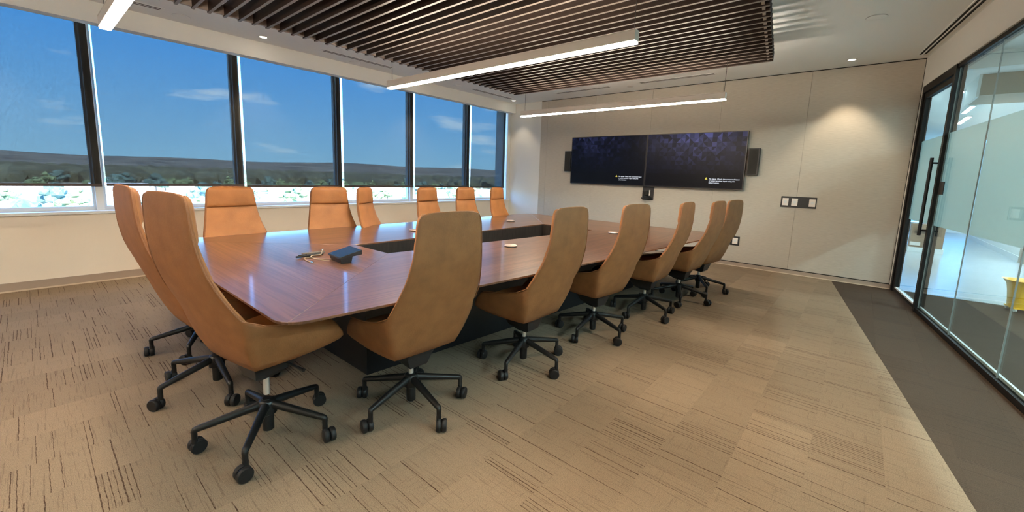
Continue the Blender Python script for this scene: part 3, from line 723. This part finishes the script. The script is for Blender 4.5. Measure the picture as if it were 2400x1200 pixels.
def make_chair():
    t = empty('conference_chair', '', 'chair')
    sh = chair_shell(); sh.parent = t
    pad(.50, .945, .022, 'back_cushion', .955).parent = t
    pad(.938, 1.114, .030, 'headrest', .955).parent = t
    # seat cushion
    b = MB(); rings = []
    for z, e in ((.385, .03), (.40, .008), (.44, 0), (.468, .012), (.478, .05)):
        rings.append([(x*(.205-e), .05+y*(.165-e), z+.10*(.05+y*.165)) for x, y, _ in ring(1, 1, 0, 28, 5)])
    b.loft(rings).build('seat_cushion', 'leather_lit', t, smooth=True)
    # piping along the free edge of the shell
    pts = []
    sdr = []
    for f in FRONT[3:]: sdr.append(Vector(f)+Vector((0, -.012, 0)))
    a = back_pt(1, .61)
    for j in range(5, -1, -1):
        q = a.lerp(Vector(FRONT[3]), j/6); q.x += .016*math.sin(math.pi*j/6); q.z -= .012*math.sin(math.pi*j/6)*(1-j/6); sdr.append(q)
    sdr = sdr[:-1]
    for z in (.63, .66, .69, .72, .77, .82, .87, .92, .97, 1.02, 1.06, 1.09, 1.11): sdr.append(back_pt(.985, z)-Vector((0, 0, max(0, z-1.0)*.055)))
    top = [Vector((u*.155, back_pt(u, 1.125).y, 1.1165)) for u in (.85, .5, 0, -.5, -.85)]
    pts = sdr+top+[Vector((-p.x, p.y, p.z)) for p in reversed(sdr)]
    pts = [p+Vector((0, .004, .001)) for p in pts]
    MB().tube(pts, .0030, 6).build('piping', 'piping', t, smooth=True)
    # mechanism
    b = MB(); b.loft([[(-.085, -.10, .345), (.085, -.10, .345), (.085, .16, .372), (-.085, .16, .372)], [(-.080, -.09, .325), (.080, -.09, .325), (.080, .14, .340), (-.080, .14, .340)], [(-.055, -.075, .262), (.055, -.075, .262), (.055, .10, .275), (-.055, .10, .275)], [(-.03, -.04, .240), (.03, -.04, .240), (.03, .04, .244), (-.03, .04, .244)]])
    b.build('tilt_mechanism', 'black_plastic', t, bevel=.004)
    MB().tube([(.05, .05, .315), (.17, .05, .312), (.215, .055, .305)], [.006, .006, .009], 8).build('height_lever', 'black_plastic', t, smooth=True)
    MB().lathe([(.0145, .15), (.0145, .30)], 16).build('gas_lift', 'chrome', t, smooth=True)
    MB().lathe([(.020, .035), (.025, .04), (.026, .19), (.020, .198)], 20).build('column', 'black_metal', t, smooth=True)
    MB().lathe([(.028, .118), (.040, .125), (.042, .165), (.036, .188), (.024, .196)], 20).build('hub', 'black_metal', t, smooth=True)
    b = MB()
    pl = [(.026, 0, .170), (.12, 0, .152), (.20, 0, .136), (.276, 0, .1205), (.283, 0, .1185), (.286, 0, .112), (.286, 0, .105), (.286, 0, .066)]
    b.tube(pl, [.0205, .0185, .0165, .0145, .0138, .0130, .0124, .0118], 10)
    leg = b.build('leg', 'black_metal', t, smooth=True)
    b = MB()
    for o in (-.0145, .0145): b.lathe([(.010, o-.0122), (.0290, o-.0114), (.033, o-.007), (.033, o+.007), (.0290, o+.0114), (.010, o+.0122)], 18, (0, 0, .033), 'x')
    b.lathe([(.012, .04), (.0125, .078)], 12, (-.014, .014, 0)); b.box(-.012, .012, -.012, .02, .028, .055)
    b.v = [(y+.286+.014-.0, x, z) if False else (x+.300, y-.014, z) for x, y, z in b.v]
    cs = b.build('caster', 'caster_rubber', leg, smooth=True)
    return t
proto = make_chair()
def place_chair(first, x, y, rz, leg0, label, group, lift=0., swivel=None):
    o = proto if first else copy_tree(proto)
    o.location = (x, y, 0); o.rotation_euler = (0, 0, rz); o['label'] = label; o['category'] = 'chair'; o['group'] = group
    legs = [c for c in o.children if c.name.startswith('leg')]
    base = legs[0]; rr = random.Random(int(abs(x*1000))+int(abs(y*777)))
    for c in o.children:
        if c.name.split('.')[0] in ('shell', 'back_cushion', 'headrest', 'seat_cushion', 'piping', 'tilt_mechanism', 'height_lever'): c.location = (0, 0, lift)
        if c.name.split('.')[0] == 'gas_lift': c.location = (0, 0, max(lift, -.01))
    for k in range(5):
        if k < len(legs): l = legs[k]
        else:
            l = base.copy(); COL.objects.link(l); l.parent = o
            for ch in base.children:
                c2 = ch.copy(); COL.objects.link(c2); c2.parent = l
        l.rotation_euler = (0, 0, leg0+k*2*math.pi/5-rz)
        for ch in l.children:
            p = Vector((.286, 0, 0)); a = rr.uniform(-1.2, 1.2) if swivel is None else swivel
            ch.matrix_basis = Matrix.Translation(p) @ Matrix.Rotation(a, 4, 'Z') @ Matrix.Translation(-p)
    return o
H = math.pi/2
rphi = R(-5.3)
CH = [  # x, y, heading, leg offset, label, group, lift
 (-2.069, .661, R(10.5), 36, 'tan high-back chair at the near table corner, its whole caster base in view', 'chairs at the near end of the table', .07),
 (-2.797, .637, R(4), -2, 'tan high-back chair at the near end, leftmost back in the photo', 'chairs at the near end of the table', .065),
 (-3.496, .732, R(-8), 43, 'tan chair almost hidden behind the two near-end chairs', 'chairs at the near end of the table', -.02),
 (-1.793, 1.292, H+R(-2.5), 65, 'tan high-back chair on the door side nearest the camera, back filling the centre', 'chairs on the door side of the table', 0),
 (-1.680, 2.154, H+R(-.5), -2, 'second tan chair along the door side from the camera', 'chairs on the door side of the table', 0),
 (-1.615, 3.009, H+R(-7), -14, 'third tan chair along the door side, in front of the camera under the screens', 'chairs on the door side of the table', 0),
 (-1.525, 3.854, H+R(1), -24, 'fourth tan chair along the door side, narrow and turned edge-on', 'chairs on the door side of the table', 0),
 (-1.430, 4.567, H+R(-4), 5, 'fifth tan chair along the door side, overlapping the last one', 'chairs on the door side of the table', 0),
 (-1.400, 5.175, H+R(-10), 17, 'last tan chair along the door side, beside the low wall outlet', 'chairs on the door side of the table', 0),
 (-3.965, 1.20, -H+R(5), 10, 'tan chair across the table on the window side, nearest the camera', 'chairs on the window side of the table', .0),
 (-3.965, 2.04, -H+R(-4), 25, 'second tan chair along the window side, behind the touch panel', 'chairs on the window side of the table', .0),
 (-3.965, 2.63, -H+R(37), 40, 'third tan chair along the window side, turned toward the screens', 'chairs on the window side of the table', .0),
 (-3.965, 3.42, -H+R(13), 0, 'fourth tan chair along the window side, just left of the big foreground back', 'chairs on the window side of the table', .0),
 (-3.965, 4.06, -H+R(6), 15, 'fifth tan chair along the window side, second from the column', 'chairs on the window side of the table', .0),
 (-3.965, 4.75, -H+R(13), 30, 'last tan chair along the window side, closest to the corner column', 'chairs on the window side of the table', .0),
]
for i, (x, y, rz, l0, lab, grp, lift) in reversed(list(enumerate(CH))):
    place_chair(i == 0, x, y, rz, R(l0), lab, grp, lift)

# ------------------------------------------------------------------ things on the table
tp = empty('touch_panel', 'black tilted touch panel controller on the near end of the table', 'touch panel', (-2.597, 1.341, ZT), R(85))
def slab(a0, a1, b0, b1, zl, zh, th):
    def z(a): return zl+(zh-zl)*(a+.075)/.150
    return MB().add([(a0, b0, z(a0)-th), (a1, b0, z(a1)-th), (a1, b1, z(a1)-th), (a0, b1, z(a0)-th), (a0, b0, z(a0)), (a1, b0, z(a1)), (a1, b1, z(a1)), (a0, b1, z(a0))],
                    [(3, 2, 1, 0), (4, 5, 6, 7), (0, 1, 5, 4), (1, 2, 6, 5), (2, 3, 7, 6), (3, 0, 4, 7)])
m = slab(-.075, .075, -.097, .097, .043, .081, .010); m.v[1] = (.075, -.097, .050); m.v[2] = (.075, .097, .050)
m.build('case', 'black_plastic', tp, bevel=.0015)
slab(-.070, .070, -.092, .092, .0438, .0818, .002).build('screen', 'screen_glass', tp)
m = slab(-.070, .02, -.085, .085, .0, .0, 0); m.v = [(-.060, -.088, 0), (.005, -.088, 0), (.005, .088, 0), (-.060, .088, 0), (-.070, -.092, .034), (.015, -.092, .046), (.015, .092, .046), (-.070, .092, .034)]
m.build('foot', 'black_plastic', tp, bevel=.002)
def arc(*p, n=8):
    P_ = [Vector(q) for q in p]; out = []
    for i in range(len(P_)-1):
        p0 = P_[max(i-1, 0)]; p1 = P_[i]; p2 = P_[i+1]; p3 = P_[min(i+2, len(P_)-1)]
        for k in range(n):
            t = k/n; out.append(.5*((2*p1)+(p2-p0)*t+(2*p0-5*p1+4*p2-p3)*t*t+(3*p1-p0-3*p2+p3)*t**3))
    return out+[P_[-1]]
def cable(name, pts, plug, lab):
    c = Vector((*pts[0][:2], ZT)); t = empty(name, lab, 'cable', c)
    MB().tube([Vector(p)-c for p in arc(*pts)], .0032, 8).build('cord', 'cable_beige', t, smooth=True)
    MB().tube([Vector(p)-c for p in plug], .0058, 8).build('plug', 'connector_metal', t, smooth=True)
Z1 = ZT+.0035
cable('video_cable', ((-2.655, 1.305, Z1+.006), (-2.73, 1.245, Z1), (-2.815, 1.205, Z1), (-2.83, 1.180, Z1), (-2.77, 1.155, Z1), (-2.67, 1.150, Z1)), ((-2.67, 1.150, ZT+.006), (-2.64, 1.150, ZT+.006)), 'thin beige cable looping out from under the touch panel, its plug toward the camera')
cable('power_cable', ((-2.61, 1.240, Z1+.0075), (-2.69, 1.205, Z1+.0085), (-2.78, 1.200, Z1+.0085), (-2.850, 1.235, Z1+.006), (-2.86, 1.30, Z1+.006), (-2.92, 1.335, ZT+.022)), ((-2.92, 1.335, ZT+.022), (-2.945, 1.355, ZT+.026)), 'second beige cable between the black pen and the touch panel, bright metal plug upward')
mk = empty('marker_pen', 'slim black pen on the table pointing at the near-end chairs', 'pen', (-2.872, 1.19, ZT), R(95))
MB().tube([(0, 0, .009), (.135, 0, .009)], .008, 10).build('barrel', 'black_plastic', mk, smooth=True)
MB().tube([(-.055, 0, .009), (0, 0, .009)], [.006, .0085], 10).build('cap', 'black_metal', mk, smooth=True)
MB().box(-.04, .02, -.002, .002, .016, .020).build('clip', 'black_metal', mk)
rc = empty('remote_control', 'flat grey-brown remote control lying behind the black pen', 'remote control', (-2.945, 1.285, ZT), R(88))
MB().box(-.075, .075, -.018, .018, 0, .016).build('case', 'remote_grey', rc, bevel=.004)
for k in range(5): MB().lathe([(.004, .016), (.004, .0178)], 10, (-.05+.02*k, 0, 0)).build('button', 'cable_beige', rc)
for x, y, wd in ((-2.09, 2.459, 'round bronze table microphone on the door-side half, nearest the camera'), (-1.948, 3.945, 'round bronze table microphone on the door-side half, farther along'),
      (-3.268, 2.399, 'round table microphone half hidden left of the big foreground chair back'), (-3.301, 3.865, 'round bronze table microphone on the far window-side half')):
    t = empty('table_microphone', wd, 'microphone', (x*K, y*K, ZT), 0, 'disc microphones set on the table')
    MB().lathe([(.050, 0), (.056, .003), (.056, .008)], 28).build('base_ring', 'black_plastic', t, smooth=True)
    MB().lathe([(.056, .008), (.055, .013), (.046, .018), (.02, .0205), (0.001, .021)], 28).build('cover', 'puck_metal', t, smooth=True)

# ------------------------------------------------------------------ far wall equipment
def display(x0, x1, z0, z1, wd, gain, hue, seed):
    cx, y = (x0+x1)/2, YT-.09
    t = empty('display_screen', wd, 'screen', (cx, YT-.003, z0), 0, 'wall displays on the far wall'); h = (x1-x0)/2; H_ = z1-z0
    MB().box(-h+.003, h-.003, -.085, -.030, .003, H_-.003).build('case', 'black_plastic', t, bevel=.003)
    MB().box(-h*.5, h*.5, -.030, 0, H_*.25, H_*.75).build('wall_mount', 'black_metal', t)
    bz = MB(); e = .011
    bz.box(-h, h, -.092, -.080, 0, e); bz.box(-h, h, -.092, -.080, H_-e, H_); bz.box(-h, -h+e, -.092, -.080, e, H_-e); bz.box(h-e, h, -.092, -.080, e, H_-e)
    bz.build('bezel', 'tv_bezel', t)
    rd = random.Random(seed); NX, NZ = 22, 12; w, hh = 2*(h-e), H_-2*e; vs, fs, cols = [], [], []
    for j in range(NZ):
        band = rd.random()
        for i in range(NX):
            xa, xb = -h+e+w*i/NX, -h+e+w*(i+1)/NX; za, zb = e+hh*j/NZ, e+hh*(j+1)/NZ
            o = len(vs); vs += [(xa, -.0865, za), (xb, -.0865, za), (xb, -.0865, zb), (xa, -.0865, zb)]
            fs += [(o, o+1, o+2), (o, o+2, o+3)] if (i+j) % 2 else [(o, o+1, o+3), (o+1, o+2, o+3)]
            v = (j+.5)/NZ
            for q in range(2):
                gx = math.exp(-((i+.5)/NX-(.55 if hue else .35))**2/.09)
                br = max(0, (v-.20)/.80)**1.7*(.25+.75*gx)*rd.choice((.06, .16, .3, .5, .9))+.02*rd.random()*(v > .25)
                cols.append((.0012+.070*br*gain, .0016+.082*br*gain, .003+.26*br*gain))
    me = bpy.data.meshes.new('picture'); me.from_pydata(vs, [], fs)
    ca = me.color_attributes.new('Col', 'FLOAT_COLOR', 'CORNER'); li = 0
    for p in me.polygons:
        for _ in p.loop_indices: ca.data[li].color = (*cols[p.index], 1); li += 1
    me.materials.append(MATS['display_picture']); o = bpy.data.objects.new('picture', me); COL.objects.link(o); o.parent = t
    bx = h-.50
    for k, s in enumerate(('No signal. Check the connected input', 'or select another input using the', 'select button.')):
        cu = bpy.data.curves.new('message_line', 'FONT'); cu.body = s; cu.size = .029; cu.materials.append(MATS['text_glow']); cu.offset = .0006; cu.resolution_u = 2
        tmp = bpy.data.objects.new('message_line', cu); COL.objects.link(tmp); dg = bpy.context.evaluated_depsgraph_get(); tm = bpy.data.meshes.new_from_object(tmp.evaluated_get(dg))
        bpy.data.objects.remove(tmp); to = bpy.data.objects.new('message_line', tm); COL.objects.link(to); to.parent = o; to.location = (bx, -.0885, .150-.031*k); to.rotation_euler = (R(90), 0, 0)
    MB().add([(bx-.062, -.0885, .148), (bx-.022, -.0885, .148), (bx-.042, -.0885, .186)], [(0, 1, 2)]).build('warning_triangle', 'warning_glow', o)
    return t
display(-4.567+.02, -2.998, 1.208, 2.107, 'left wall display, black with a faint triangle pattern', .24, 0, 3)
display(-2.992, -1.423, 1.208, 2.107, 'right wall display, brighter blue triangle pattern at its top', .72, 1, 11)
for x0, x1, wd in ((-1.40, -1.25, 'slim black wall speaker right of the right display'), (-4.72, -4.58, 'slim black wall speaker peeking out left of the left display')):
    t = empty('wall_speaker', wd, 'speaker', ((x0+x1)/2, YT-.003, 1.44)); h = (x1-x0)/2
    MB().box(-h, h, -.07, 0, 0, .405).build('cabinet', 'black_plastic', t, bevel=.004)
    MB().box(-h+.01, h-.018, -.074, -.068, .012, .393).build('grille', 'speaker_grille', t, bevel=.002)
t = empty('conference_camera', 'small black video camera on a plate under the displays', 'camera', (-2.94, YT-.003, .965))
MB().box(-.10, .10, -.02, 0, 0, .235).build('back_plate', 'black_plastic', t, bevel=.003)
MB().box(-.075, .075, -.13, -.02, .02, .04).build('shelf', 'black_metal', t, bevel=.003)
MB().lathe([(.045, .04), (.055, .045), (.055, .075), (.045, .08)], 20, (-.02, -.075, 0)).build('swivel_base', 'black_metal', t, smooth=True)
MB().box(-.065, .012, -.115, -.04, .085, .165).build('head', 'speaker_grille', t, bevel=.010, seg=3)
MB().lathe([(.025, -.012), (.026, .012), (.018, .014)], 18, (-.027, -.122, .125), 'y').build('lens', 'black_metal', t, smooth=True)
MB().box(.026, .044, -.04, -.02, .075, .175).build('status_strip', 'white_plate', t)
def plate(x0, x1, z0, z1, slots, lab, cat, holes=0):
    t = empty('wall_plate', lab, cat, ((x0+x1)/2, YT-.003, z0)); h = (x1-x0)/2; H_ = z1-z0
    MB().box(-h, h, -.012, 0, 0, H_).build('frame', 'black_plastic', t, bevel=.002)
    for cxx, w in slots:
        p = MB().box(cxx-w/2, cxx+w/2, -.018, -.011, H_*.16, H_*.84).build('insert', 'white_plate', t, bevel=.002)
        MB().box(cxx-w*.22, cxx+w*.22, -.020, -.0175, H_*.38, H_*.62).build('button', 'frame_light', p)
plate(-.915, -.487, .988, 1.146, ((-.158, .075), (-.045, .075), (.165, .075)), 'long black wall plate with three white control inserts', 'switch plate')
plate(-1.545, -1.402, .334, .476, ((.012, .075),), 'small black framed white outlet low on the fabric wall', 'outlet')

# ------------------------------------------------------------------ outside: ground, hills, town
ZG = -18.0
g = struct(MB().add([(-9000, -5000, ZG), (-7.5, -5000, ZG), (-7.5, 9000, ZG), (-9000, 9000, ZG)], [(0, 1, 2, 3)]).build('ground', 'asphalt_ground'))
rd = random.Random(5)
b = MB(); vs, fs = [], []; NA = 70
for j, (dist, hf) in enumerate(((2200, 0), (2700, .5), (3300, 1.0), (4200, 1.05))):
    for i in range(NA+1):
        az = R(-25+115*i/NA); hh = (66+7*math.sin(i*.23)+5*math.sin(i*.61+1)+3*rd.random())*hf
        vs.append((-math.cos(az)*dist, math.sin(az)*dist, ZG-2+hh))
for j in range(3):
    for i in range(NA): a = j*(NA+1)+i; fs.append((a, a+1, a+NA+2, a+NA+1))
struct(b.add(vs, fs).build('hills', 'far_hills', smooth=True))
def blob_crown(r, h, seed, n=26):
    rr = random.Random(seed); b = bmesh.new()
    for k in range(n):
        a = rr.uniform(0, 6.28); d = rr.uniform(.1, .85)*r; s = rr.uniform(.22, .42)*r
        m = Matrix.Translation((math.cos(a)*d, math.sin(a)*d, h*(.42+.43*rr.random()*(1.25-d/r)))) @ Matrix.Diagonal((s, s, s*.85, 1))
        bmesh.ops.create_icosphere(b, subdivisions=1, radius=1, matrix=m)
    for v in b.verts: v.co += Vector((rr.uniform(-1, 1), rr.uniform(-1, 1), rr.uniform(-1, 1)))*r*.07
    me = bpy.data.meshes.new('crown'); b.to_mesh(me); b.free(); return me
def tree_proto(r, h, seed, mat):
    t = empty('tree', '', 'tree', (0, 0, ZG)); me = blob_crown(r, h, seed); me.materials.append(MATS[mat])
    o = bpy.data.objects.new('crown', me); COL.objects.link(o); o.parent = t
    MB().tube([(0, 0, 0), (0, 0, h*.5)], [.35, .22], 7).build('trunk', 'bark', t); return t
B = [(1.0, 330, 40, 22, 6.0, 8, 'roof_white', 1, 7), (3.5, 250, 16, 14, 4.5, -12, 'roof_tan', 1, 3), (6.0, 300, 22, 16, 8, 4, 'roof_white', 2, 5), (10, 270, 30, 18, 5, 12, 'roof_white', 1, 6),
     (14.0, 310, 42, 26, 7, 14, 'roof_white', 2, 8), (18, 260, 18, 14, 4.2, 20, 'roof_tan', 1, 3), (22, 330, 34, 22, 6, 22, 'roof_white', 1, 6), (27, 280, 24, 18, 5, 27, 'roof_white', 1, 5),
     (32, 320, 36, 22, 7, 30, 'roof_white', 2, 6), (37, 270, 20, 16, 4.5, 38, 'roof_tan', 1, 4), (41, 330, 30, 20, 6, 41, 'roof_white', 1, 5), (45, 280, 24, 18, 5, 45, 'roof_white', 1, 4),
     (49, 310, 30, 20, 6, 49, 'roof_white', 1, 5)]
WAZ = [math.degrees(math.atan2(m, 6.3)) for m in MULL]
WNAME = ['left of the frame', 'at the left photo edge', 'behind the near-end chairs', 'beside the second window-side chair', 'behind the middle window-side chairs', 'beside the fifth window-side chair', 'by the corner column', 'by the corner column']
def seen_at(az):
    k = 0
    while k < len(WAZ)-1 and az > WAZ[k+1]: k += 1
    return WNAME[k]
protos = [tree_proto(4.2, 9, 1, 'leaf'), tree_proto(5.0, 11, 2, 'leaf_blue'), tree_proto(3.4, 7.5, 3, 'leaf')]
used = [False]*3; tl = ('pale green broad tree', 'bluish-green tall tree', 'small light green tree')
spots = [(-math.cos(R(q[0]))*q[1], math.sin(R(q[0]))*q[1], max(q[2], q[3])*.54+1) for q in B]
i = 0; made = 0; tree_rows = {}
ORD = 'first second third fourth fifth sixth seventh eighth ninth tenth eleventh twelfth thirteenth fourteenth fifteenth sixteenth seventeenth eighteenth nineteenth twentieth'.split()
while made < 108 and i < 4000:
    i += 1; az = -3.5+57*((i*0.618034) % 1); d = 212+285*((i*.4142) % 1)**1.1+rd.uniform(-10, 10); k = rd.choice((0, 0, 1, 2)); s = rd.uniform(.75, 1.35); rad = (4.6, 5.4, 3.8)[k]*s*1.1
    x, y = -math.cos(R(az))*d, math.sin(R(az))*d
    if any(math.hypot(x-a, y-b) < c+rad for a, b, c in spots): continue
    spots.append((x, y, rad*.9)); made += 1
    o = protos[k] if not used[k] else copy_tree(protos[k]); used[k] = True
    o.location = (x, y, ZG); o.scale = (s, s, s*rd.uniform(.85, 1.15)); o.rotation_euler = (0, 0, rd.uniform(0, 6.28))
    tree_rows.setdefault((k, seen_at(az)), []).append((az, o)); o['group'] = 'trees in the town outside the window'
for (k, w), row in tree_rows.items():
    for n_, (az, o) in enumerate(sorted(row, key=lambda q: q[0])):
        o['label'] = '%s %s from the left under the blind %s' % (ORD[min(n_, 19)], tl[k], w)
o = copy_tree(protos[1]); o.location = (-150, -1.0, ZG); o.scale = (1.0, 1.0, 1.0); o['label'] = 'large bluish tree low at the left edge of the window gap'; o['group'] = 'trees in the town outside the window'
def building(az, d, w, dep, h, rot, roof, rows, cols, lab):
    az = R(az); t = empty('building', lab, 'building', (-math.cos(az)*d, math.sin(az)*d, ZG), R(rot), 'buildings in the town outside the window')
    MB().box(-dep/2, dep/2, -w/2, w/2, 0, h).build('wall', 'house_wall', t)
    MB().box(-dep/2-.6, dep/2+.6, -w/2-.6, w/2+.6, h, h+.7).build('roof', roof, t)
    for j in range(rows):
        for k in range(cols):
            y0 = -w/2+w*(k+.15)/cols; y1 = -w/2+w*(k+.85)/cols; z0 = h*(j+.3)/rows; z1 = h*(j+.78)/rows
            MB().box(dep/2-.2, dep/2+.08, y0, y1, z0, z1).build('window', 'far_window', t)
for i, q in enumerate(B):
    az, d, w, dep, h, rot, roof, rows, cols = q
    kind = 'small tan-roofed house' if roof == 'roof_tan' else ('two-storey flat white building' if rows == 2 else 'low flat white-roofed building')
    near = 'nearer' if d < 300 else 'farther'
    building(az, d, w, dep, h, -rot, roof, rows, cols, '%s outside, %s windows wide, under the blind %s' % (kind, ('zero one two three four five six seven eight').split()[cols], seen_at(az)))
# parking lots and streets: pale lots
for i, (az, d, w, dp) in enumerate(((4, 285, 60, 40), (12, 350, 80, 50), (20, 290, 60, 40), (30, 370, 90, 60), (39, 300, 60, 45), (47, 360, 80, 60), (0, 400, 90, 60), (9, 225, 60, 34), (24, 235, 60, 34), (38, 235, 60, 34))):
    a = R(az)
    struct(MB().box(-dp/2, dp/2, -w/2, w/2, 0, .15).build('pavement', 'roof_white', loc=(-math.cos(a)*d, math.sin(a)*d, ZG)))
# distant woodland, uncountable
b = bmesh.new(); rr = random.Random(9)
for k in range(900):
    az = R(rr.uniform(-6, 56)); d = 560+1700*rr.random()**1.4; s = rr.uniform(6, 13)
    bmesh.ops.create_icosphere(b, subdivisions=1, radius=1, matrix=Matrix.Translation((-math.cos(az)*d, math.sin(az)*d, ZG+s*.4)) @ Matrix.Diagonal((s*1.3, s*1.3, s*.9, 1)))
me = bpy.data.meshes.new('woodland'); b.to_mesh(me); b.free(); me.materials.append(MATS['forest'])
o = bpy.data.objects.new('woodland', me); COL.objects.link(o); o['kind'] = 'stuff'; tag(o, 'dark distant woodland spread below the hills outside', 'woodland')
